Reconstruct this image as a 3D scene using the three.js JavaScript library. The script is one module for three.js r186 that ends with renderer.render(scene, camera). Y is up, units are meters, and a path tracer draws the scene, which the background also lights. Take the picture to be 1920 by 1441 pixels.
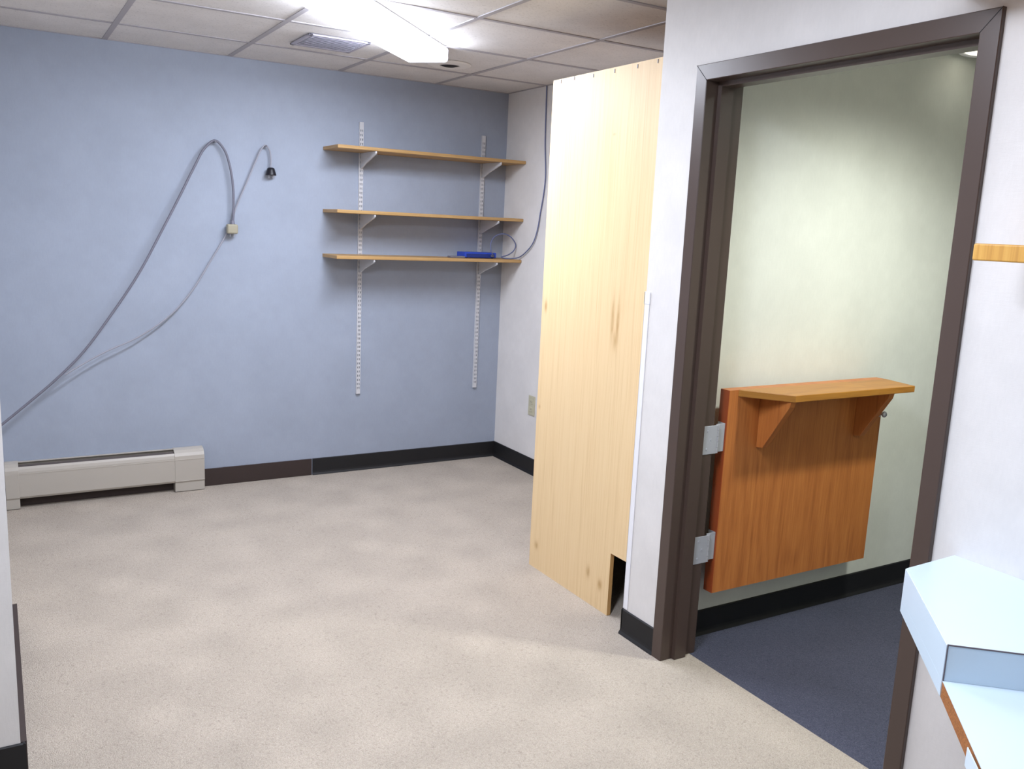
import * as THREE from 'three';
import { RoundedBoxGeometry } from 'three/addons/geometries/RoundedBoxGeometry.js';
import { mergeGeometries } from 'three/addons/utils/BufferGeometryUtils.js';
import { RectAreaLightUniformsLib } from 'three/addons/lights/RectAreaLightUniformsLib.js';

RectAreaLightUniformsLib.init();

// ------------------------------------------------------------------ camera, exposure
const scene = new THREE.Scene();
scene.background = new THREE.Color(0x000000);
const camera = new THREE.PerspectiveCamera(47.494, 1920 / 1441, 0.05, 60);
camera.position.set(-2.8797, 1.5321, 5.0105);
camera.rotation.order = 'YXZ';
camera.rotation.set(-0.1775, -0.5395, 0.0454);
const renderer = new THREE.WebGLRenderer({ antialias: true });
renderer.toneMapping = THREE.LinearToneMapping;
renderer.toneMappingExposure = 1.28;
renderer.shadowMap.enabled = true;

const FLUO = 0xe9f0ff;          // cool white tubes
const MAIN_POWER = 56, REAR_POWER = 60, HALL_POWER = 11;

// ------------------------------------------------------------------ measurements (metres)
const H = 2.363;                // ceiling of the room
const XD = -0.842;              // face of the wall with the doorway
const ZW = 2.525;               // outside corner where that wall begins
const ZL = 2.717, ZR = 3.741;   // outer edges of the door frame
const HD = 2.081;               // top of the door frame
const XL = -2.88;               // face of the short wall on the left
const ZE = 2.51;                // where the short wall ends
const ZH = 2.66;                // face of the hallway wall
const BASE = 0.1016;

// ------------------------------------------------------------------ helpers
let seed = 1234567;
const rnd = () => { seed = (Math.imul(seed, 1664525) + 1013904223) >>> 0; return seed / 4294967296; };
function hash(x, y, s) {
  let h = Math.imul(x, 374761393) ^ Math.imul(y, 668265263) ^ Math.imul(s, 1274126177);
  h = Math.imul(h ^ (h >>> 13), 1274126177);
  return ((h ^ (h >>> 16)) >>> 0) / 4294967296;
}
function vnoise(x, y, s, px = 0, py = 0) {      // value noise, periodic if px / py are given
  const x0 = Math.floor(x), y0 = Math.floor(y), fx = x - x0, fy = y - y0;
  const w = (n, p) => (p ? ((n % p) + p) % p : n);
  const sx = fx * fx * (3 - 2 * fx), sy = fy * fy * (3 - 2 * fy);
  const a = hash(w(x0, px), w(y0, py), s), b = hash(w(x0 + 1, px), w(y0, py), s);
  const c = hash(w(x0, px), w(y0 + 1, py), s), d = hash(w(x0 + 1, px), w(y0 + 1, py), s);
  return (a + (b - a) * sx) * (1 - sy) + (c + (d - c) * sx) * sy;
}
function tex(w, h, fn, srgb = true) {
  const data = new Uint8Array(w * h * 4);
  for (let y = 0, i = 0; y < h; y++) for (let x = 0; x < w; x++, i += 4) {
    const c = fn(x, y);
    for (let k = 0; k < 3; k++) data[i + k] = Math.max(0, Math.min(255, Math.round(c[k])));
    data[i + 3] = 255;
  }
  const t = new THREE.DataTexture(data, w, h, THREE.RGBAFormat);
  t.wrapS = t.wrapT = THREE.RepeatWrapping;
  t.magFilter = THREE.LinearFilter; t.minFilter = THREE.LinearMipmapLinearFilter; t.generateMipmaps = true;
  if (srgb) t.colorSpace = THREE.SRGBColorSpace;
  t.needsUpdate = true;
  return t;
}
const rgb = (hex) => [(hex >> 16) & 255, (hex >> 8) & 255, hex & 255];
const mix = (a, b, t) => [0, 1, 2].map((k) => a[k] + (b[k] - a[k]) * t);

function std(color, roughness = 0.6, extra = {}) { return new THREE.MeshStandardMaterial({ color, roughness, metalness: 0, ...extra }); }

// planar uv in metres for every face of a geometry, chosen by its normal
function uvMetres(g, { swap = false, scale = 1 } = {}) {
  const n = g.index ? g.toNonIndexed() : g;
  if (!n.attributes.normal) n.computeVertexNormals();
  const p = n.attributes.position, q = n.attributes.normal, uv = new Float32Array(p.count * 2);
  for (let i = 0; i < p.count; i++) {
    const ax = Math.abs(q.getX(i)), ay = Math.abs(q.getY(i)), az = Math.abs(q.getZ(i));
    let u, v;
    if (ax >= ay && ax >= az) { u = p.getZ(i); v = p.getY(i); }
    else if (ay >= az) { u = p.getX(i); v = p.getZ(i); }
    else { u = p.getX(i); v = p.getY(i); }
    if (swap) [u, v] = [v, u];
    uv[2 * i] = u * scale; uv[2 * i + 1] = v * scale;
  }
  n.setAttribute('uv', new THREE.BufferAttribute(uv, 2));
  return n;
}
function box(x0, x1, y0, y1, z0, z1, opt) {
  const g = new THREE.BoxGeometry(Math.abs(x1 - x0), Math.abs(y1 - y0), Math.abs(z1 - z0));
  g.translate((x0 + x1) / 2, (y0 + y1) / 2, (z0 + z1) / 2);
  return uvMetres(g, opt);
}
function rbox(x0, x1, y0, y1, z0, z1, r = 0.003, opt) {
  const g = new RoundedBoxGeometry(Math.abs(x1 - x0), Math.abs(y1 - y0), Math.abs(z1 - z0), 2, r);
  g.translate((x0 + x1) / 2, (y0 + y1) / 2, (z0 + z1) / 2);
  return uvMetres(g, opt);
}
// polygon of [x, z] points extruded upward from y0 to y1
function slab(points, y0, y1, opt, bevel = 0) {
  const s = new THREE.Shape(points.map(([x, z]) => new THREE.Vector2(x, -z)));
  const g = new THREE.ExtrudeGeometry(s, { depth: y1 - y0 - 2 * bevel, bevelEnabled: bevel > 0, bevelThickness: bevel, bevelSize: bevel, bevelOffset: -bevel, bevelSegments: 2 });
  g.translate(0, 0, bevel); g.rotateX(-Math.PI / 2); g.translate(0, y0, 0);
  return uvMetres(g, opt);
}
// profile of [z, y] points extruded along x
function profX(points, x0, x1, opt, bevel = 0) {
  const s = new THREE.Shape(points.map(([z, y]) => new THREE.Vector2(-z, y)));
  const g = new THREE.ExtrudeGeometry(s, { depth: x1 - x0 - 2 * bevel, bevelEnabled: bevel > 0, bevelThickness: bevel, bevelSize: bevel, bevelOffset: -bevel, bevelSegments: 2 });
  g.translate(0, 0, bevel); g.rotateY(Math.PI / 2); g.translate(x0, 0, 0);
  return uvMetres(g, opt);
}
function tube(points, r, seg = 120, rs = 8) {
  const c = new THREE.CatmullRomCurve3(points.map((p) => new THREE.Vector3(...p)), false, 'centripetal');
  return new THREE.TubeGeometry(c, seg, r, rs, false);
}
const taken = {};
function numbered(name) { const n = taken[name] ?? 0; taken[name] = n + 1; return n ? name + '_' + String(n).padStart(3, '0') : name; }
function merge(gs) { return gs.length === 1 ? gs[0] : mergeGeometries(gs.map((g) => { const n = g.index ? g.toNonIndexed() : g; for (const k of Object.keys(n.attributes)) if (!['position', 'normal', 'uv'].includes(k)) n.deleteAttribute(k); return n; })); }
function mesh(name, geometries, material, parent) {
  const m = new THREE.Mesh(Array.isArray(geometries) ? merge(geometries) : geometries, material);
  m.castShadow = m.receiveShadow = true;
  m.name = parent ? name : numbered(name);
  (parent ?? scene).add(m);
  return m;
}
function tag(o, label, category, group) { o.userData = { ...o.userData, label, category }; if (group) o.userData.group = group; return o; }
function thing(name, label, category, [x, y, z] = [0, 0, 0], group) {
  const o = new THREE.Group(); o.name = numbered(name); o.position.set(x, y, z); scene.add(o);
  return tag(o, label, category, group);
}
function structure(name, geometries, material, label, category) {
  const m = mesh(name, geometries, material); m.userData = { kind: 'structure', label, category };
  return m;
}
function copy(root, position, label, group) {
  const c = root.clone(true); c.name = numbered(root.name.replace(/_\d{3}$/, '')); scene.add(c); c.position.set(...position);
  c.userData = { ...root.userData, label }; if (group) c.userData.group = group;
  return c;
}

// ------------------------------------------------------------------ textures and materials
// woven vinyl wall covering: a fine linen relief
const weave = tex(256, 256, (x, y) => {
  const a = vnoise(x / 2, y / 26, 3, 128, 0) * 0.5 + vnoise(x / 26, y / 2, 4, 0, 128) * 0.5;
  const v = 118 + 60 * a + 30 * hash(x, y, 9);
  return [v, v, v];
}, false);
weave.repeat.set(5, 5);
const mottle = (hex, amount, s) => {
  const c = rgb(hex);
  const t = tex(512, 512, (x, y) => {
    const n = vnoise(x / 64, y / 64, s, 8, 8) * 0.5 + vnoise(x / 16, y / 16, s + 1, 32, 32) * 0.3 + vnoise(x / 2, y / 6, s + 2, 256, 0) * 0.2 - 0.5;
    return c.map((k) => k * (1 + amount * n));
  });
  t.repeat.set(0.8, 0.8);
  return t;
};
const wallMat = (hex, s) => new THREE.MeshStandardMaterial({ map: mottle(hex, 0.06, s), bumpMap: weave, bumpScale: 0.0006, roughness: 0.62 });
const M = {};
M.blueWall = wallMat(0x969faf, 20);
M.doorWall = M.rightWall = M.leftWall = wallMat(0xdad7d5, 40);   // the same off-white covering on every wall but the blue one
M.hallWall = wallMat(0xd8dad3, 50);

const carpetTex = (hex, dark, light, s) => {
  const c = rgb(hex), d = rgb(dark), l = rgb(light);
  return tex(1024, 1024, (x, y) => {
    const f = hash(x >> 1, y >> 1, s) * 0.55 + hash(x, y, s + 1) * 0.45, g = vnoise(x / 5, y / 5, s + 2, 0, 0), b = vnoise(x / 128, y / 128, s + 3, 8, 8) - 0.5;
    let o = f < 0.5 ? mix(c, d, (0.5 - f) * 1.1) : mix(c, l, (f - 0.5) * 1.1);
    o = mix(o, d, Math.max(0, g - 0.72) * 1.6);
    return o.map((k) => k * (1 + 0.07 * b));
  });
};
const carpetBump = tex(512, 512, (x, y) => { const v = 60 + 195 * (0.6 * hash(x >> 1, y >> 1, 77) + 0.4 * hash(x, y, 78)); return [v, v, v]; }, false);
carpetBump.repeat.set(1.6, 1.6);
M.carpet = new THREE.MeshStandardMaterial({ map: carpetTex(0xaea396, 0x887d71, 0xcbc0b3, 101), bumpMap: carpetBump, bumpScale: 0.004, roughness: 1 });
M.carpet.map.repeat.set(0.9, 0.9);
M.blueCarpet = new THREE.MeshStandardMaterial({ map: carpetTex(0x404252, 0x242637, 0x727484, 111), bumpMap: carpetBump, bumpScale: 0.004, roughness: 1 });
M.blueCarpet.map.repeat.set(0.9, 0.9);

const tileTex = tex(512, 512, (x, y) => {
  const p = vnoise(x / 3, y / 3, 131) > 0.86 ? -22 : 0, q = vnoise(x / 9, y / 4, 132) > 0.84 ? -14 : 0, b = 8 * (vnoise(x / 64, y / 64, 133, 8, 8) - 0.5);
  return [226 + p + q + b, 222 + p + q + b, 219 + p + q + b];
});
tileTex.repeat.set(1.64, 1.64);
M.tile = new THREE.MeshStandardMaterial({ map: tileTex, color: 0xf2f2f2, roughness: 0.95 });
M.tee = std(0xa6a2a6, 0.75);
M.plenum = std(0x777777, 0.9);
M.blackVinyl = std(0x0e0e12, 0.6);
M.brownVinyl = std(0x322623, 0.65);
M.frame = std(0x4b3d37, 0.33);
M.white = std(0xe9e9ee, 0.45);
M.shelfMetal = std(0xc4c5c9, 0.5);
M.offWhite = std(0xe3e0dc, 0.5);
M.heater = std(0xaea89f, 0.38);
M.dark = std(0x17151a, 0.7);
M.fin = std(0x5a5250, 0.5, { metalness: 0.3 });
M.steel = std(0xc2c4ce, 0.4, { metalness: 0.45 });
M.nail = std(0x4b4a50, 0.4, { metalness: 0.6 });
M.cordGrey = std(0x6b6b78, 0.5);
M.cordPale = std(0x93949e, 0.5);
M.beigePlug = std(0x9a9480, 0.5);
M.blackPlug = std(0x15141c, 0.4);
M.blue = std(0x1d43b4, 0.32);
M.blueDark = std(0x142c78, 0.4);
M.cableBlue = std(0x5b6488, 0.5);
M.beigePlate = std(0xb9b59c, 0.45);
M.vent = std(0xa8a5b2, 0.5);
M.ventDark = std(0x9a97a4, 0.6);
M.laminate = new THREE.MeshPhysicalMaterial({ color: 0xd4e6f4, roughness: 0.3 });
M.seam = std(0x6d6268, 0.6);

// wood: grain runs along v; knots are [u, v, half width, half length, strength] in 0..1
function wood(w, h, base, dark, light, s, { stretch = 40, bands = 0, knots = [], contrast = 1, rings = 0.3 } = {}) {
  const c = rgb(base), d = rgb(dark), l = rgb(light);
  return tex(w, h, (x, y) => {
    let u = x / w, v = y / h, k = 0;
    for (const [ku, kv, a, b, m] of knots) {
      const du = (u - ku) / a, dv = (v - kv) / b, q = du * du + dv * dv;
      k = Math.max(k, m * Math.exp(-q * 1.6) * (0.75 + 0.5 * vnoise(x / 5, y / 19, s + 11)));
      u += 0.35 * a * du * Math.exp(-q * 0.5);
    }
    const X = u * w;
    const warp = vnoise(X / 90, y / (stretch * 7), s) * 2.6;
    const g = vnoise(X / 3.2, y / stretch, s + 1) * 0.45 + vnoise(X / 9, y / (stretch * 2), s + 2) * 0.35 + vnoise(X / 1.3, y / (stretch * 0.7), s + 3) * 0.2;
    const r = 0.5 + 0.5 * Math.sin((X / 34 + warp * 3.2) * 2.1);
    let t = (g - 0.5) * 1.5 + rings * (r - 0.5);
    if (bands) t += 0.35 * (hash(Math.floor(u * bands + 0.12 * Math.sin(v * 2)), 5, s) - 0.5);
    t *= contrast;
    let o = t < 0 ? mix(c, d, Math.min(1, -t)) : mix(c, l, Math.min(1, t));
    if (k > 0) o = mix(o, d, Math.min(0.9, k));
    return o;
  });
}
const PLY = { z0: 1.769, z1: 2.522, y1: 2.148 };
const pk = (z, y, a, b, m) => [(z - PLY.z0) / (PLY.z1 - PLY.z0), y / PLY.y1, a / (PLY.z1 - PLY.z0), b / PLY.y1, m];
const plyTex = wood(1024, 2048, 0xe3c699, 0xa9814f, 0xf0dcb8, 201, { stretch: 150, bands: 4, contrast: 0.3, rings: 0.1, knots: [
  pk(2.283, 1.2, 0.013, 0.1, 0.55), pk(2.318, 1.18, 0.011, 0.11, 0.6), pk(2.31, 1.12, 0.02, 0.05, 0.5), pk(1.80, 1.2, 0.012, 0.03, 0.7), pk(1.822, 0.11, 0.018, 0.022, 0.55),
  pk(2.227, 0.135, 0.016, 0.03, 0.6), pk(2.312, 0.109, 0.016, 0.026, 0.75), pk(1.79, 0.75, 0.008, 0.012, 0.5), pk(2.22, 1.9, 0.012, 0.006, 0.3)] });
plyTex.wrapS = plyTex.wrapT = THREE.ClampToEdgeWrapping;
M.ply = new THREE.MeshStandardMaterial({ map: plyTex, roughness: 0.55 });
M.plyEdge = std(0xc79a5f, 0.7);
const leafTex = wood(1024, 1024, 0xb66f37, 0x884a22, 0xce8948, 211, { stretch: 70, contrast: 0.65, rings: 0.4 });
M.leaf = new THREE.MeshStandardMaterial({ map: leafTex, roughness: 0.42 });
M.leafEdge = std(0x96441f, 0.45);
const shelfTex = wood(512, 1024, 0xa6702a, 0x81511b, 0xba863b, 221, { stretch: 60, contrast: 0.75, rings: 0.35 });
shelfTex.repeat.set(2, 0.9);
M.ledge = new THREE.MeshStandardMaterial({ map: shelfTex, roughness: 0.4 });
const pineTex = wood(512, 1024, 0xad8a58, 0x835f33, 0xc2a173, 231, { stretch: 70, contrast: 0.7, rings: 0.3 });
pineTex.repeat.set(3, 0.8);
M.pine = new THREE.MeshStandardMaterial({ map: pineTex, roughness: 0.5 });
M.pineEdge = std(0xb4834a, 0.5);
const brightTex = wood(512, 1024, 0xca9848, 0xa57130, 0xdaae62, 241, { stretch: 60, contrast: 0.8, rings: 0.4 });
brightTex.repeat.set(3, 0.8);
M.bright = new THREE.MeshStandardMaterial({ map: brightTex, roughness: 0.45 });
const chipTex = tex(256, 256, (x, y) => mix(mix(rgb(0xa9672f), rgb(0x6b3d1e), vnoise(x / 4, y / 3, 251)), rgb(0xc98b4c), hash(x >> 1, y >> 1, 252) * 0.5));
chipTex.repeat.set(8, 8);
M.chip = new THREE.MeshStandardMaterial({ map: chipTex, roughness: 0.8 });

// ------------------------------------------------------------------ the setting
structure('floor', [box(-5.3, 0.12, -0.1, 0, -0.12, ZW + 0.02), box(-5.3, -0.715, -0.1, 0, ZW + 0.02, 7.3)], M.carpet, 'beige speckled carpet of the empty room', 'floor');
structure('floor_hallway', box(-0.715, 3.2, -0.1, -0.0005, ZW + 0.02, 4.4), M.blueCarpet, 'dark blue speckled carpet beyond the doorway', 'floor');
structure('wall_back', box(-5.3, 0.12, 0, 2.5, -0.12, 0), M.blueWall, 'pale blue wall carrying the three wooden shelves', 'wall');
structure('wall_right', box(0, 0.12, 0, 2.5, 0, ZW), M.rightWall, 'off-white side wall behind the plywood panel', 'wall');
structure('wall_hallway', box(-0.72, 3.2, 0, 2.5, ZW, ZH), M.hallWall, 'greenish white hallway wall behind the half door', 'wall');
structure('wall_door', [box(XD, -0.72, 0, 2.5, ZW, ZL + 0.012), box(XD, -0.72, HD - 0.012, 2.5, ZL + 0.012, ZR - 0.012), box(XD, -0.72, 0, 2.5, ZR - 0.012, 7.3)], M.doorWall, 'cream wall around the brown door frame', 'wall');
structure('wall_left', box(XL - 0.12, XL, 0, 2.5, 0, ZE), M.leftWall, 'short pale wall ending beside the baseboard heater', 'wall');
structure('wall_rear', box(-5.3, -0.72, 0, 2.5, 7.2, 7.32), M.doorWall, 'cream wall closing the room behind the counter', 'wall');
structure('wall_side', box(-5.42, -5.3, 0, 2.5, -0.12, 7.32), M.doorWall, 'cream wall closing the room beyond the short wall', 'wall');
structure('wall_hallway_side', box(-0.72, 3.2, 0, 2.5, 4.3, 4.42), M.hallWall, 'hallway wall opposite the half door', 'wall');
structure('wall_hallway_end', box(3.1, 3.22, 0, 2.5, ZH, 4.3), M.hallWall, 'far end wall of the hallway', 'wall');

// suspended ceiling: slab, tees, each panel on its own
const ceiling = structure('ceiling', box(-5.42, 0.12, 2.42, 2.5, -0.12, 7.32), M.plenum, 'suspended ceiling of square white panels in a metal grid', 'ceiling');
const gx = [0], gz = [0];
for (let x = -0.51; x > -5.3; x -= 0.6096) gx.push(x);
gx.push(-5.3);
for (let z = 0.455; z < 7.2; z += 0.6096) gz.push(z);
gz.push(7.2);
const tileGeo = {};
for (let i = 0; i + 1 < gx.length; i++) for (let j = 0; j + 1 < gz.length; j++) {
  const x1 = gx[i], x0 = gx[i + 1], z0 = gz[j], z1 = gz[j + 1];
  if (x0 > XD && z0 > ZW) continue;
  const key = (x1 - x0).toFixed(3) + '_' + (z1 - z0).toFixed(3);
  tileGeo[key] ??= rbox(-(x1 - x0) / 2 + 0.006, (x1 - x0) / 2 - 0.006, 0, 0.014, -(z1 - z0) / 2 + 0.006, (z1 - z0) / 2 - 0.006, 0.003);
  const t = mesh('ceiling_panel', tileGeo[key], M.tile, ceiling);
  t.position.set((x0 + x1) / 2, H + 0.0035, (z0 + z1) / 2);
}
for (const x of gx) mesh('ceiling_grid_bar', box(x - 0.012, x + 0.012, H, H + 0.03, 0, 7.2), M.tee, ceiling);
for (const z of gz) mesh('ceiling_grid_bar', box(-5.3, 0, H, H + 0.0296, z - 0.012, z + 0.012), M.tee, ceiling);
structure('ceiling_hallway', box(-0.72, 3.22, 2.34, 2.5, ZH, 4.42), M.offWhite, 'plain ceiling of the hallway', 'ceiling');

// vinyl cove base: profile [out, up]
function cove(out = 0.006) { return [[0, 0], [out + 0.009, 0], [out + 0.008, 0.003], [out + 0.002, 0.012], [out, 0.022], [out, BASE - 0.003], [out - 0.003, BASE], [0, BASE]]; }
function baseX(x0, x1, z, sign) { return profX(cove().map(([o, y]) => [z + sign * o, y]), x0, x1); }
function baseZ(z0, z1, x, sign) { const g = profX(cove().map(([o, y]) => [o, y]), 0, z1 - z0); g.rotateY(sign > 0 ? Math.PI / 2 : -Math.PI / 2); g.translate(x, 0, sign > 0 ? z1 : z0); return uvMetres(g); }
function base(name, g, m, label) { const b = structure(name, g, m, label, 'baseboard'); return b; }
base('baseboard_back', baseX(-1.267, 0, 0, 1), M.blackVinyl, 'black vinyl baseboard below the wall shelves');
base('baseboard_heater', rbox(XL, -1.272, 0, BASE, 0, 0.008, 0.002), M.brownVinyl, 'brown baseboard running from behind the heater to the black baseboard');
base('baseboard_right', baseZ(0.006, ZW, 0, -1), M.blackVinyl, 'black vinyl baseboard running behind the plywood panel');
base('baseboard_corner', [baseZ(ZW - 0.006, ZL + 0.001, XD, -1), baseX(XD - 0.006, -0.76, ZW, -1)], M.blackVinyl, 'short black baseboard between plywood panel and door frame');
base('baseboard_hallway', baseX(-0.69, 3.1, ZH, 1), M.blackVinyl, 'black vinyl baseboard under the half door');
base('baseboard_door', baseZ(ZR, 7.2, XD, -1), M.blackVinyl, 'black vinyl baseboard right of the door frame, below the counter');
base('baseboard_left', box(XL, XL + 0.015, 0, BASE, 1.54, ZE - 0.004), M.brownVinyl, 'brown wooden baseboard along the short wall');
base('baseboard_end', [baseX(XL - 0.126, XL + 0.006, ZE, 1), baseZ(ZE - 0.005, ZE + 0.006, XL + 0.006, 1)], M.blackVinyl, 'black vinyl baseboard around the end of the short wall');

// door frame: one profile [in from the outer edge, x] swept round three sides with mitred corners
const PROFILE = [[0, XD], [0, XD - 0.011], [0.002, XD - 0.013], [0.049, XD - 0.013], [0.051, XD - 0.011], [0.051, XD + 0.04], [0.0665, XD + 0.042], [0.0665, XD + 0.094], [0.051, XD + 0.096], [0.051, -0.69], [0.049, -0.688], [0, -0.688], [0, -0.72]];
function framePiece(a, b) {           // a, b: functions of the inset d giving [y, z] of the two ends
  const n = PROFILE.length, pos = [];
  const P = PROFILE.map(([d, x]) => [a(d), b(d), x]);
  for (let i = 0; i < n; i++) {
    const [a0, b0, x0] = P[i], [a1, b1, x1] = P[(i + 1) % n];
    const A0 = [x0, ...a0], B0 = [x0, ...b0], A1 = [x1, ...a1], B1 = [x1, ...b1];
    pos.push(...A0, ...B0, ...B1, ...A0, ...B1, ...A1);
  }
  const g = new THREE.BufferGeometry(); g.setAttribute('position', new THREE.Float32BufferAttribute(pos, 3)); g.computeVertexNormals();
  return uvMetres(g);
}
M.frame.side = THREE.DoubleSide;
const frame = new THREE.Group(); frame.name = 'door_1'; scene.add(frame); frame.position.set(XD, 0, ZL);
frame.userData = { kind: 'structure', label: 'dark brown metal door frame with mitred corners', category: 'door frame' };
const offs = [-XD, 0, -ZL];
const jambA = framePiece((d) => [0, ZL + d], (d) => [HD - d, ZL + d]); jambA.translate(...offs);
const headA = framePiece((d) => [HD - d - 0.0012, ZL + d], (d) => [HD - d - 0.0012, ZR - d]); headA.translate(-XD, 0.0012, -ZL);
const jambB = framePiece((d) => [0, ZR - d], (d) => [HD - d, ZR - d]); jambB.translate(...offs);
mesh('jamb', jambA, M.frame, frame); mesh('head', headA, M.frame, frame); mesh('jamb', jambB, M.frame, frame);
{ // hairline joints of the mitres
  for (const [z, s] of [[ZL, 1], [ZR, -1]]) {
    const L = 0.051 * Math.SQRT2, g = box(-0.0004, 0.0004, -L / 2, L / 2, -0.0007, 0.0007); g.rotateX(s * Math.PI / 4 * -1);
    g.translate(-0.0133, HD - 0.0255, z - ZL + s * 0.0255); mesh('mitre_joint', g, M.dark, frame);
  }
}

// white vinyl guard on the outside corner
const guard = thing('corner_guard', 'thin white plastic corner guard beside the plywood panel', 'corner guard', [XD, BASE, ZW]);
mesh('strip', [rbox(-0.003, 0, 0.004, 1.2, -0.003, 0.024, 0.001), rbox(-0.003, 0.03, 0.004, 1.2, -0.003, 0, 0.001)], M.white, guard);
mesh('end_cap', [rbox(-0.0045, 0, 1.18, 1.224, -0.0045, 0.026, 0.001), rbox(-0.0045, 0.032, 1.18, 1.224, -0.0045, 0, 0.001)], M.white, guard);

// ------------------------------------------------------------------ plywood panel
{
  const o = thing('plywood_panel', 'tall pale plywood panel with a notch cut at its foot', 'plywood panel', [-0.794, 0, PLY.z0]);
  const w = PLY.z1 - PLY.z0, n0 = 2.372 - PLY.z0, nh = 0.266, T = 0.018;
  const s = new THREE.Shape([[0, 0], [n0, 0], [n0, nh], [w, nh], [w, PLY.y1], [0, PLY.y1]].map(([a, b]) => new THREE.Vector2(a, b)));
  const g0 = new THREE.ExtrudeGeometry(s, { depth: T, bevelEnabled: false });
  g0.rotateY(-Math.PI / 2); g0.translate(T / 2, 0, 0);           // shape x -> +z, depth -> -x
  const g = g0.index ? g0.toNonIndexed() : g0, p = g.attributes.position, nn = g.attributes.normal, uv = new Float32Array(p.count * 2);
  const face = [], edge = [];
  for (let t = 0; t < p.count; t += 3) (Math.abs(nn.getX(t)) > 0.9 ? face : edge).push(t, t + 1, t + 2);
  for (let i = 0; i < p.count; i++) { uv[2 * i] = p.getZ(i) / w; uv[2 * i + 1] = p.getY(i) / PLY.y1; }
  const pick = (list) => {
    const q = new THREE.BufferGeometry(), P = [], N = [], U = [];
    for (const i of list) { P.push(p.getX(i), p.getY(i), p.getZ(i)); N.push(nn.getX(i), nn.getY(i), nn.getZ(i)); U.push(uv[2 * i], uv[2 * i + 1]); }
    q.setAttribute('position', new THREE.Float32BufferAttribute(P, 3)); q.setAttribute('normal', new THREE.Float32BufferAttribute(N, 3)); q.setAttribute('uv', new THREE.Float32BufferAttribute(U, 2));
    return q;
  };
  mesh('face_veneer', pick(face), M.ply, o);
  mesh('cut_edge', pick(edge), M.plyEdge, o);
  mesh('side_panel', box(T / 2 + 0.0005, 0.785, 0, PLY.y1 - 0.0185, 0.004, 0.022), M.plyEdge, o);
  mesh('top_panel', box(T / 2 + 0.0005, 0.785, PLY.y1 - 0.018, PLY.y1, 0.004, w), M.plyEdge, o);
  for (const [y, z] of [[2.137, 1.828], [2.139, 1.926], [2.133, 2.059], [2.133, 2.197], [2.133, 2.336], [2.136, 2.451]]) {
    const l = rbox(-0.0016, 0.0008, -0.006, 0.008, -0.0022, 0.0022, 0.0007); l.translate(-T / 2, y, z - PLY.z0);
    mesh('staple', l, M.nail, o);
  }
}

// ------------------------------------------------------------------ half door in the hallway, hinged on the left jamb
{
  const X0 = -0.62, X1 = 0.247, Z0 = 2.716, Z1 = 2.76, Y0 = 0.218, Y1 = 0.991;
  const o = thing('half_door', 'orange brown wooden half door with a ledge, swung against the hallway wall', 'half door', [X0, Y0, Z0]);
  const mv = (g) => { g.translate(-X0, -Y0, -Z0); return g; };
  const body = box(X0 + 0.002, X1, Y0, Y1, Z0, Z1); 
  mesh('leaf', mv(body), M.leaf, o);
  const edge = mesh('hinge_edge', mv(rbox(X0 - 0.001, X0 + 0.004, Y0, Y1, Z0, Z1 - 0.0005, 0.001)), M.leafEdge, o); edge.userData.label = 'reddish brown hinge edge';
  const lg = mesh('ledge', mv(slab([[-0.575, Z1 + 0.0004], [-0.455, 2.918], [0.215, 2.918], [0.247, Z1 + 0.0004]], 0.967, 0.992, { swap: true }, 0.002)), M.ledge, o);
  lg.userData.label = 'pale wooden ledge with a clipped corner';
  for (const x of [-0.462, 0.085]) {
    const b = mesh('ledge_bracket', mv(profX([[Z1 + 0.0004, 0.966], [2.905, 0.966], [2.9, 0.945], [2.792, 0.772], [Z1 + 0.0004, 0.768]], x, x + 0.03, {}, 0.002)), M.leaf, o);
    b.userData.label = 'triangular wooden bracket';
  }
  // latch near the free edge
  const k = mesh('latch', mv((() => { const g = new THREE.LatheGeometry([[0, 0.036], [0.008, 0.036], [0.0125, 0.031], [0.0125, 0.026], [0.007, 0.02], [0.007, 0.006], [0.016, 0.004], [0.016, 0]].map(([r, y]) => new THREE.Vector2(r, y)), 24); g.rotateX(Math.PI / 2); g.translate(0.228, 0.85, Z1 + 0.0004); return g; })()), M.steel, o);
  k.userData.label = 'small metal latch knob';
  for (const y of [0.818, 0.405]) {   // centres of the two hinges
    const h = mesh('hinge', mv(rbox(-0.742, -0.672, y - 0.052, y + 0.052, 2.7681, 2.7705, 0.0008)), M.steel, o);
    h.userData.label = 'steel butt hinge';
    for (let i = 0; i < 5; i++) {
      const g = new THREE.CylinderGeometry(0.0065, 0.0065, 0.0196, 14); g.translate(-0.666, y - 0.0416 + i * 0.0208, 2.764);
      mesh('knuckle', mv(g), M.steel, h);
    }
    mesh('door_plate', mv(rbox(X0 - 0.0035, X0 - 0.001, y - 0.052, y + 0.052, Z0 + 0.002, Z1 - 0.006, 0.0008)), M.steel, h);
    mesh('link_plate', mv(rbox(-0.666, X0 - 0.0012, y - 0.052, y + 0.052, 2.7525, 2.755, 0.0008)), M.steel, h);
    for (const dy of [-0.033, 0, 0.033]) {
      const s1 = new THREE.CylinderGeometry(0.0042, 0.0042, 0.0015, 12); s1.rotateX(Math.PI / 2); s1.translate(-0.717 + (dy ? 0 : 0.018), y + dy, 2.771); mesh('screw', mv(s1), M.steel, h);
    }
  }
}

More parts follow.
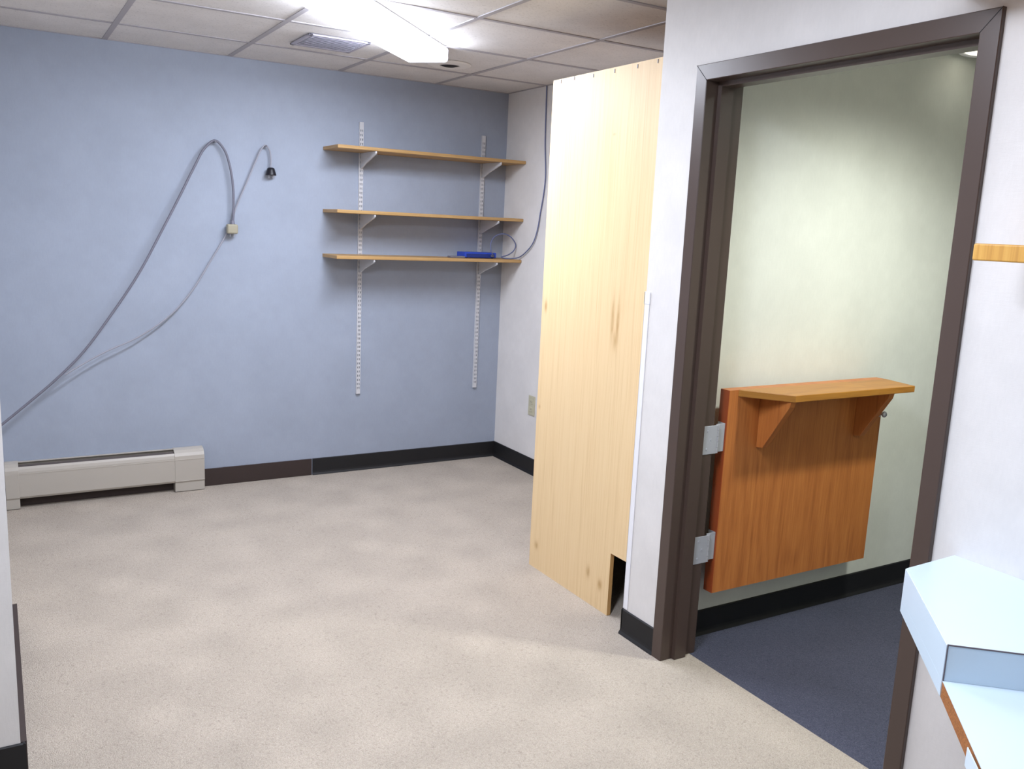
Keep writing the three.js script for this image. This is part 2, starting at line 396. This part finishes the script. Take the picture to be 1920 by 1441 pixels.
// ------------------------------------------------------------------ slotted standards, brackets, shelves on the blue wall
function standardGeo(L) {
  const s = new THREE.Shape([[-0.0125, 0], [0.0125, 0], [0.0125, L], [-0.0125, L]].map(([a, b]) => new THREE.Vector2(a, b)));
  for (let y = 0.03; y < L - 0.03; y += 0.0254) for (const x of [-0.0052, 0.0052]) {
    s.holes.push(new THREE.Path([[x - 0.002, y], [x - 0.002, y + 0.013], [x + 0.002, y + 0.013], [x + 0.002, y]].map(([a, b]) => new THREE.Vector2(a, b))));
  }
  const f = new THREE.ExtrudeGeometry(s, { depth: 0.0016, bevelEnabled: false }); f.translate(0, 0, 0.0124);
  return { face: uvMetres(f), sides: [box(-0.0125, -0.0108, 0, L, 0.0004, 0.0124), box(0.0108, 0.0125, 0, L, 0.0004, 0.0124)] };
}
const sg = standardGeo(1.608);
const G1 = 'white slotted standards on the blue wall';
const standard = thing('shelf_standard', 'white slotted metal shelf standard farther from the room corner', 'shelf standard', [-0.985, 0.487, 0], G1);
mesh('slotted_face', sg.face, M.shelfMetal, standard); mesh('channel_sides', sg.sides, M.shelfMetal, standard);
copy(standard, [-0.1745, 0.483, 0], 'white slotted metal shelf standard close to the room corner', G1);

const bracketProfile = [[0.0145, 0], [0.246, 0], [0.247, -0.011], [0.24, -0.018], [0.09, -0.062], [0.04, -0.082], [0.0145, -0.088]];
const bg = [profX(bracketProfile, -0.0045, 0.0045, {}, 0.0012)];
const hookG = [box(-0.0012, 0.0012, -0.05, -0.03, 0.006, 0.0146), box(-0.0012, 0.0012, -0.078, -0.06, 0.006, 0.0146)];
function bracket([x, y, z], label, group) {
  const o = thing('shelf_bracket', label, 'shelf bracket', [x, y, z], group);
  mesh('arm', bg, M.shelfMetal, o); mesh('hooks', hookG, M.shelfMetal, o);
  return o;
}
const rows = [['top', 1.921, 1.94], ['middle', 1.57, 1.589], ['lowest', 1.315, 1.334]];
let firstBracket = null;
for (const [which, y0, y1] of rows) {
  const g = rbox(-1.212, -0.0015, y0, y1, 0.0008, 0.252, 0.003, { swap: true });
  const s = mesh('wall_shelf', g, M.pine);
  tag(s, { top: 'topmost wooden shelf on the blue wall', middle: 'middle wooden shelf on the blue wall', lowest: 'lowest wooden shelf on the blue wall, carrying a blue box' }[which], 'shelf', 'wooden shelves on the blue wall');
  for (const [x, where] of [[-0.985, 'away from the corner'], [-0.1745, 'next to the corner']]) {
    const label = `white metal bracket under the ${which} blue-wall shelf, ${where}`;
    if (!firstBracket) firstBracket = bracket([x, y0 - 0.0004, 0], label, 'white brackets under the wall shelves');
    else copy(firstBracket, [x, y0 - 0.0004, 0], label, 'white brackets under the wall shelves');
  }
}

// blue box on the lowest shelf and its cable
{
  const o = thing('network_box', 'small flat blue plastic box on the lowest wall shelf', 'network box', [-0.243, 1.3343, 0.1]);
  mesh('body', rbox(-0.112, 0.112, 0.003, 0.036, -0.055, 0.055, 0.004), M.blue, o);
  mesh('front_panel', rbox(-0.1, 0.1, 0.008, 0.027, 0.0545, 0.0565, 0.0008), M.blueDark, o);
  for (const [x, z] of [[-0.09, -0.04], [0.09, -0.04], [-0.09, 0.04], [0.09, 0.04]]) { const g = new THREE.CylinderGeometry(0.007, 0.007, 0.0032, 12); g.translate(x, 0.0016, z); mesh('foot', g, M.dark, o); }
  const c = thing('network_cable', 'grey blue cable dropping from the ceiling and looping above the lowest shelf', 'cable', [-0.008, H, 0.455]);
  const pts = [[-0.006, 2.368, 0.455], [-0.006, 2.2, 0.46], [-0.006, 2.029, 0.468], [-0.006, 1.843, 0.49], [-0.007, 1.734, 0.48], [-0.008, 1.623, 0.455], [-0.01, 1.528, 0.436], [-0.012, 1.446, 0.396], [-0.014, 1.385, 0.318], [-0.02, 1.347, 0.235], [-0.06, 1.3385, 0.2], [-0.1, 1.3405, 0.19], [-0.115, 1.345, 0.188],
    [-0.06, 1.362, 0.185], [-0.02, 1.392, 0.185], [-0.011, 1.425, 0.185], [-0.035, 1.464, 0.182], [-0.075, 1.487, 0.18], [-0.115, 1.489, 0.178], [-0.158, 1.471, 0.172], [-0.186, 1.432, 0.178], [-0.188, 1.392, 0.184], [-0.178, 1.365, 0.186], [-0.168, 1.353, 0.178], [-0.166, 1.351, 0.168]];
  const g = tube(pts, 0.0036, 260, 8); g.translate(0.008, -H, -0.455);
  mesh('jacket', g, M.cableBlue, c);
  const pl = rbox(-0.173, -0.159, 1.345, 1.357, 0.1578, 0.176, 0.002); pl.translate(0.008, -H, -0.455);
  mesh('plug', pl, M.cordGrey, c);
  const f = thing('flat_adapter', 'thin grey strip lying beside the blue box', 'cable', [-0.41, 1.3343, 0.15]);
  mesh('strip', rbox(-0.052, 0.05, 0, 0.011, -0.02, 0.02, 0.003), M.cordGrey, f);
}

// wall outlet
{
  const o = thing('wall_outlet', 'beige electrical outlet on the off-white side wall', 'outlet', [0, 0.375, 0.458]);
  mesh('plate', rbox(-0.006, -0.0004, 0, 0.124, -0.036, 0.036, 0.002), M.beigePlate, o);
  for (const y of [0.038, 0.086]) {
    const r = mesh('receptacle', rbox(-0.0085, -0.0055, y - 0.014, y + 0.014, -0.0165, 0.0165, 0.001), M.beigePlate, o);
    mesh('slots', [box(-0.0088, -0.0084, y - 0.004, y + 0.005, -0.007, -0.005), box(-0.0088, -0.0084, y - 0.004, y + 0.005, 0.005, 0.007)], M.dark, r);
  }
}

// ------------------------------------------------------------------ the two cords hung over nails
{
  const cordA = thing('power_cord', 'dark grey cord arching over a nail to a beige plug', 'cord', [-1.816, 1.919, 0]);
  const raw = [[-2.882, 0.47, 0.17], [-2.73, 0.595, 0.15], [-2.632, 0.68, 0.138], [-2.507, 0.806, 0.12], [-2.377, 0.979, 0.1], [-2.224, 1.209, 0.08], [-2.109, 1.42, 0.062], [-2.012, 1.607, 0.052], [-1.928, 1.775, 0.044], [-1.874, 1.873, 0.038], [-1.818, 1.919, 0.034], [-1.772, 1.876, 0.036], [-1.744, 1.794, 0.038], [-1.728, 1.682, 0.04], [-1.727, 1.554, 0.04], [-1.733, 1.47, 0.04]];
  const off = [1.816, -1.919, 0];
  const gA = tube(raw, 0.0062, 220, 10); gA.translate(...off); mesh('jacket', gA, M.cordGrey, cordA);
  const sr = new THREE.CylinderGeometry(0.009, 0.013, 0.026, 14); sr.translate(-1.733, 1.49, 0.04); sr.translate(...off); mesh('strain_relief', sr, M.cordGrey, cordA);
  const pA = mesh('plug_body', (() => { const g = rbox(-1.765, -1.707, 1.43, 1.482, 0.018, 0.062, 0.009); g.translate(...off); return g; })(), M.beigePlug, cordA);
  pA.userData.label = 'beige square plug';
  mesh('prongs', [-1.747, -1.727].map((x) => { const g = box(x - 0.001, x + 0.001, 1.414, 1.432, 0.036, 0.043); g.translate(...off); return g; }), M.steel, pA);
  const nA = thing('wall_nail', 'nail in the blue wall holding the dark grey cord', 'nail', [-1.818, 1.911, 0]);
  const ng = new THREE.CylinderGeometry(0.0025, 0.0025, 0.05, 10); ng.rotateX(Math.PI / 2); ng.translate(0, 0, 0.0252);
  const hg = new THREE.CylinderGeometry(0.006, 0.006, 0.003, 12); hg.rotateX(Math.PI / 2); hg.translate(0, 0, 0.051);
  mesh('shank', ng, M.nail, nA); mesh('nail_head', hg, M.nail, nA);
  copy(nA, [-1.547, 1.912, -0.013], 'nail in the blue wall holding the thin cord with the black plug', 'nails holding the cords');
  nA.userData.group = 'nails holding the cords';

  const cordB = thing('power_cord', 'thin pale grey cord arching over a nail to a black plug', 'cord', [-1.547, 1.918, 0]);
  const rawB = [[-1.52, 1.79, 0.026], [-1.518, 1.851, 0.026], [-1.527, 1.896, 0.026], [-1.547, 1.9175, 0.026], [-1.571, 1.893, 0.026], [-1.601, 1.828, 0.026], [-1.655, 1.701, 0.025], [-1.705, 1.584, 0.023], [-1.749, 1.453, 0.018], [-1.851, 1.276, 0.024], [-1.951, 1.118, 0.034], [-2.064, 0.99, 0.044], [-2.228, 0.876, 0.056], [-2.388, 0.806, 0.075], [-2.5, 0.75, 0.1], [-2.59, 0.7, 0.126]];
  const offB = [1.547, -1.918, 0];
  const gB = tube(rawB, 0.0042, 220, 10); gB.translate(...offB); mesh('jacket', gB, M.cordPale, cordB);
  const pb = new THREE.LatheGeometry([[0, 0.042], [0.012, 0.042], [0.019, 0.038], [0.022, 0.028], [0.029, 0.006], [0.0295, 0.001], [0.027, 0], [0, 0]].map(([r, y]) => new THREE.Vector2(r, y)), 24);
  pb.translate(-1.52, 1.757, 0.034); pb.translate(...offB);
  const bb = mesh('plug_body', pb, M.blackPlug, cordB); bb.userData.label = 'black tapered plug';
  mesh('prongs', [-1.531, -1.51].map((x) => { const g = box(x - 0.001, x + 0.001, 1.742, 1.7572, 0.031, 0.037); g.translate(...offB); return g; }), M.steel, bb);
}

// ------------------------------------------------------------------ baseboard heater
{
  const X0 = -2.879, X1 = -1.909, L0 = -2.818, R0 = -2.066;
  const o = thing('baseboard_heater', 'cream metal baseboard heater with a long dark top slot', 'heater', [X0, 0, 0]);
  const mv = (g) => { g.translate(-X0, 0, 0); return g; };
  const shell = [[0.0006, 0.238], [0.02, 0.238], [0.042, 0.232], [0.058, 0.22], [0.066, 0.205], [0.068, 0.186], [0.068, 0.06]];
  const capOuter = [[0.0092, 0.004], [0.0092, BASE + 0.002], [0.0006, BASE + 0.002], [0.0006, 0.241], [0.022, 0.241], [0.044, 0.2345], [0.06, 0.222], [0.069, 0.206], [0.071, 0.186], [0.071, 0.062], [0.066, 0.054], [0.066, 0.004]];
  const left = mesh('end_cap', mv(profX(capOuter, X0, L0, {}, 0.0012)), M.heater, o);
  const right = mesh('end_cap', mv(profX(capOuter, R0, X1, {}, 0.0012)), M.heater, o);
  void left; void right;
  const t = 0.0016, sheet = (pts) => { const inner = pts.map(([z, y]) => [z - t, y - t]).reverse(); return mv(profX([...pts, ...inner], L0, R0)); };
  mesh('front_panel', sheet([[0.0575, 0.2215], [0.064, 0.21], [0.068, 0.195], [0.0685, 0.18], [0.0685, 0.066], [0.0625, 0.056]]), M.heater, o);
  mesh('crease', [mv(rbox(L0, R0, 0.1835, 0.187, 0.0682, 0.0697, 0.0006)), mv(rbox(R0, X1, 0.1835, 0.187, 0.0702, 0.0722, 0.0006)), mv(rbox(R0, X1, 0.062, 0.0655, 0.0695, 0.0722, 0.0006))], M.heater, o);
  mesh('back_plate', [mv(box(L0, R0, BASE + 0.002, 0.238, 0.0006, 0.0026)), mv(rbox(L0, R0, 0.2345, 0.2385, 0.0026, 0.021, 0.001))], M.heater, o);
  mesh('damper', mv(profX([[0.028, 0.222], [0.031, 0.2255], [0.05, 0.2145], [0.0485, 0.211]], L0, R0)), M.fin, o);
  mesh('pipe', mv((() => { const g = new THREE.CylinderGeometry(0.011, 0.011, R0 - L0, 14); g.rotateZ(Math.PI / 2); g.translate((L0 + R0) / 2, 0.11, 0.034); return g; })()), M.fin, o);
  const fins = []; for (let x = L0 + 0.03; x < R0 - 0.03; x += 0.012) fins.push(box(x, x + 0.0008, 0.07, 0.155, 0.011, 0.06));
  const f = mesh('fins', fins.map(mv), M.fin, o); f.userData.kind = 'stuff';
}

// ------------------------------------------------------------------ counter at the right wall
const s45 = Math.SQRT1_2;
{
  const A = [XD - 0.0005, 3.8], B = [-1.04, 3.805], C = [-1.323, 4.097], CD = [0.747, 0.665];
  const D = [XD - 0.0005, C[1] + (XD - C[0]) * CD[1] / CD[0]];
  const W = thing('countertop', 'white laminate countertop with a bare brown edge on the cream wall', 'countertop', [XD, 0.665, 4.4]);
  const mv = (g) => { g.translate(-XD, -0.665, -4.4); return g; };
  const E1 = [C[0] - 0.172, C[1] + 0.161], E2 = [-1.72, 4.49];
  const dirD = [E2[0] - C[0], E2[1] - C[1]];
  mesh('core', mv(slab([[XD - 0.0005, 3.803], [B[0], 3.808], C, E2, [-1.72, 5.6], [XD - 0.0005, 5.6]], 0.666, 0.698)), M.chip, W);
  mesh('laminate_sheet', mv(slab([[XD - 0.0005, 3.803], [B[0], 3.808], C, E2, [-1.72, 5.6], [XD - 0.0005, 5.6]], 0.698, 0.7)), M.laminate, W);
  const L = Math.hypot(dirD[0], dirD[1]), ux = dirD[0] / L, uz = dirD[1] / L, nx = -uz, nz = ux;   // outward normal of the slanting edge is (-x, -z)
  const sgn = nx < 0 ? 1 : -1, ox = nx * sgn * 0.0016, oz = nz * sgn * 0.0016;
  mesh('edge_band', mv(slab([E1, E2, [E2[0] + ox, E2[1] + oz], [E1[0] + ox, E1[1] + oz]], 0.666, 0.7)), M.laminate, W).userData.label = 'pale laminate edge band';
  const R = thing('raised_ledge', 'pale blue laminate box ledge with a slanted side standing on the countertop', 'ledge', [XD, 0.7, 4.0]);
  const mr = (g) => { g.translate(-XD, -0.7, -4.0); return g; };
  mesh('box', mr(slab([A, B, C, D], 0.7005, 0.774)), M.laminate, R);
  mesh('top_sheet', mr(slab([A, B, C, D], 0.774, 0.776)), M.laminate, R);
  const bl = Math.hypot(C[0] - B[0], C[1] - B[1]), bx = (C[0] - B[0]) / bl, bz = (C[1] - B[1]) / bl;
  const q = [-bz * 1, bx * 1], qs = q[0] < 0 ? 1 : -1, px = q[0] * qs * 0.002, pz = q[1] * qs * 0.002;
  mesh('side_fascia', mr(slab([B, C, [C[0] + px, C[1] + pz], [B[0] + px, B[1] + pz]], 0.7003, 0.7745)), M.laminate, R);
  mesh('side_fascia', mv(slab([B, C, [C[0] + px, C[1] + pz], [B[0] + px, B[1] + pz]], 0.668, 0.7)), M.laminate, W);
  const bar = (P, Q, y0, y1, t) => { const l = Math.hypot(Q[0] - P[0], Q[1] - P[1]), vx = (Q[0] - P[0]) / l, vz = (Q[1] - P[1]) / l; return slab([[P[0] + vz * t, P[1] - vx * t], [Q[0] + vz * t, Q[1] - vx * t], [Q[0] - vz * t, Q[1] + vx * t], [P[0] - vz * t, P[1] + vx * t]], y0, y1); };
  mesh('edge_seam', [mr(bar(C, D, 0.7735, 0.7763, 0.0008)), mr(bar([C[0] - 0.0008, C[1]], [C[0] + 0.0012, C[1] + 0.001], 0.7005, 0.7763, 0.0008))], M.seam, R);
}

// ------------------------------------------------------------------ shelves on the cream wall
function creamShelf(z0, z1, y0, y1, depth, label) {
  const s = mesh('wall_shelf', rbox(XD - depth, XD - 0.0005, y0, y1, z0, z1, 0.004), M.bright);
  return tag(s, label, 'shelf', 'wooden shelves on the cream wall');
}
creamShelf(3.866, 5.2, 1.507, 1.5435, 0.205, 'thick honey-coloured wooden shelf on the cream wall beside the door frame');
creamShelf(3.63, 5.2, 2.125, 2.1615, 0.36, 'honey-coloured wooden shelf high above the door frame');
{
  const std2 = copy(standard, [XD, 0.95, 4.05], 'white slotted metal shelf standard on the cream wall', G1); std2.rotation.y = -Math.PI / 2; std2.scale.y = 0.8;
  std2.userData.group = 'standards on the cream wall';
  for (const [y, w] of [[1.507, 'thick honey-coloured shelf beside the door frame'], [2.125, 'high shelf above the door frame']]) {
    const b = copy(firstBracket, [XD, y - 0.0004, 4.05], 'white metal bracket under the ' + w, 'brackets on the cream wall'); b.rotation.y = -Math.PI / 2; b.scale.z = y > 2 ? 1.4 : 0.8;
  }
}

// ------------------------------------------------------------------ ceiling fittings
{
  const v = thing('ceiling_vent', 'square lavender grey air vent in a ceiling panel', 'vent', [-1.43, H, 0.75]);
  const a = 0.15;
  mesh('frame', [rbox(-a, a, -0.008, 0, -a, -a + 0.02, 0.002), rbox(-a, a, -0.008, 0, a - 0.02, a, 0.002), rbox(-a, -a + 0.02, -0.008, 0, -a, a, 0.002), rbox(a - 0.02, a, -0.008, 0, -a, a, 0.002)], M.vent, v);
  mesh('backing', box(-a + 0.01, a - 0.01, -0.001, 0.002, -a + 0.01, a - 0.01), M.ventDark, v);
  for (let i = 0; i < 10; i++) { const g = box(-a + 0.02, a - 0.02, -0.0008, 0.0008, -0.011, 0.011); g.rotateX(0.35); g.translate(0, -0.005, -0.117 + i * 0.026); mesh('slat', g, M.vent, v); }
  const r = thing('round_ceiling_fitting', 'round white ceiling fitting with a dark centre beyond the light', 'ceiling fitting', [-0.745, H, 0.655]);
  mesh('ring', new THREE.LatheGeometry([[0.052, 0.002], [0.052, -0.006], [0.058, -0.01], [0.1, -0.008], [0.115, -0.002], [0.115, 0.002]].map(([q, y]) => new THREE.Vector2(q, y)), 40), M.offWhite, r);
  mesh('dark_centre', new THREE.LatheGeometry([[0, -0.012], [0.03, -0.011], [0.0515, -0.004], [0.0515, 0.002]].map(([q, y]) => new THREE.Vector2(q, y)), 32), M.dark, r);
}

// wraparound fluorescent fitting: pan, lens, end caps and the light it gives
M.lens = new THREE.MeshStandardMaterial({ color: 0xffffff, roughness: 0.4, emissive: FLUO, emissiveIntensity: 6 });
function fluorescent(cx, cz, turn, power, label) {
  const L = 1.22, Wd = 0.206, D = 0.068;
  const o = thing('fluorescent_light', label, 'ceiling light', [cx, H, cz], 'fluorescent ceiling lights');
  o.rotation.y = turn;                                            // length along local x
  mesh('pan', rbox(-L / 2, L / 2, -0.008, -0.0003, -Wd / 2 + 0.004, Wd / 2 - 0.004, 0.002), M.white, o);
  const r = 0.016, hw = Wd / 2, s = new THREE.Shape();
  s.moveTo(-hw, -0.008); s.lineTo(-hw, -D + r); s.quadraticCurveTo(-hw, -D, -hw + r, -D); s.lineTo(hw - r, -D); s.quadraticCurveTo(hw, -D, hw, -D + r); s.lineTo(hw, -0.008); s.closePath();
  const g = new THREE.ExtrudeGeometry(s, { depth: L - 0.02, bevelEnabled: false, curveSegments: 6 }); g.rotateY(Math.PI / 2); g.translate(-L / 2 + 0.01, 0, 0);
  mesh('lens', uvMetres(g), M.lens, o);
  for (const e of [-1, 1]) {
    const c = new THREE.ExtrudeGeometry(s, { depth: 0.009, bevelEnabled: false, curveSegments: 6 }); c.rotateY(Math.PI / 2); c.translate(e > 0 ? L / 2 - 0.0098 : -L / 2 + 0.0008, 0, 0);
    mesh('end_cap', uvMetres(c), M.white, o);
  }
  const down = new THREE.RectAreaLight(FLUO, power, L - 0.04, Wd - 0.03); down.position.set(0, -D - 0.002, 0); down.rotation.x = -Math.PI / 2; o.add(down); down.name = 'light_down';
  for (const e of [-1, 1]) {
    const side = new THREE.RectAreaLight(FLUO, power * 0.52, L - 0.04, D - 0.026); side.position.set(0, -0.034, e * (hw + 0.002)); side.rotation.y = e > 0 ? Math.PI : 0; o.add(side); side.name = 'light_side';
  }
  return o;
}
fluorescent(-1.02 - 0.61 * s45, 0.978 + 0.61 * s45, Math.PI / 4, MAIN_POWER, 'lit fluorescent ceiling light set diagonally near the shelves');
fluorescent(-2.3, 3.62, Math.PI / 4, REAR_POWER, 'lit fluorescent ceiling light set diagonally before the doorway');

// hallway downlights: one hidden above the door head, one glimpsed beside the right jamb
function downlight(x, z, y, power, label) {
  const o = thing('hallway_light', label, 'ceiling light', [x, y, z], 'round hallway ceiling lights');
  mesh('trim', new THREE.LatheGeometry([[0.1, 0], [0.105, -0.03], [0.12, -0.034], [0.125, -0.03], [0.125, 0]].map(([q, h]) => new THREE.Vector2(q, h)), 32), M.white, o);
  const disc = new THREE.CylinderGeometry(0.1, 0.1, 0.004, 32); disc.translate(0, -0.028, 0);
  mesh('diffuser', disc, M.hallLens, o);
  const sp = new THREE.SpotLight(0xf6faef, power, 0, 1.36, 0.6, 2); sp.position.set(0, -0.038, 0); sp.target.position.set(0, -2, 0); sp.castShadow = true; sp.shadow.radius = 4; o.add(sp, sp.target); sp.name = 'light_down'; sp.target.name = 'light_target';
}
M.hallLens = new THREE.MeshStandardMaterial({ color: 0xffffff, emissive: 0xfffae6, emissiveIntensity: 1.1 });
downlight(-0.02, 3.55, 2.34, HALL_POWER, 'round hallway ceiling light above the half door');
downlight(0.605, 2.805, 2.34, 0.03, 'round hallway ceiling light glimpsed at the upper corner of the doorway');

scene.traverse((n) => { if (n.isMesh) { n.castShadow = true; n.receiveShadow = true; } });
renderer.render(scene, camera);
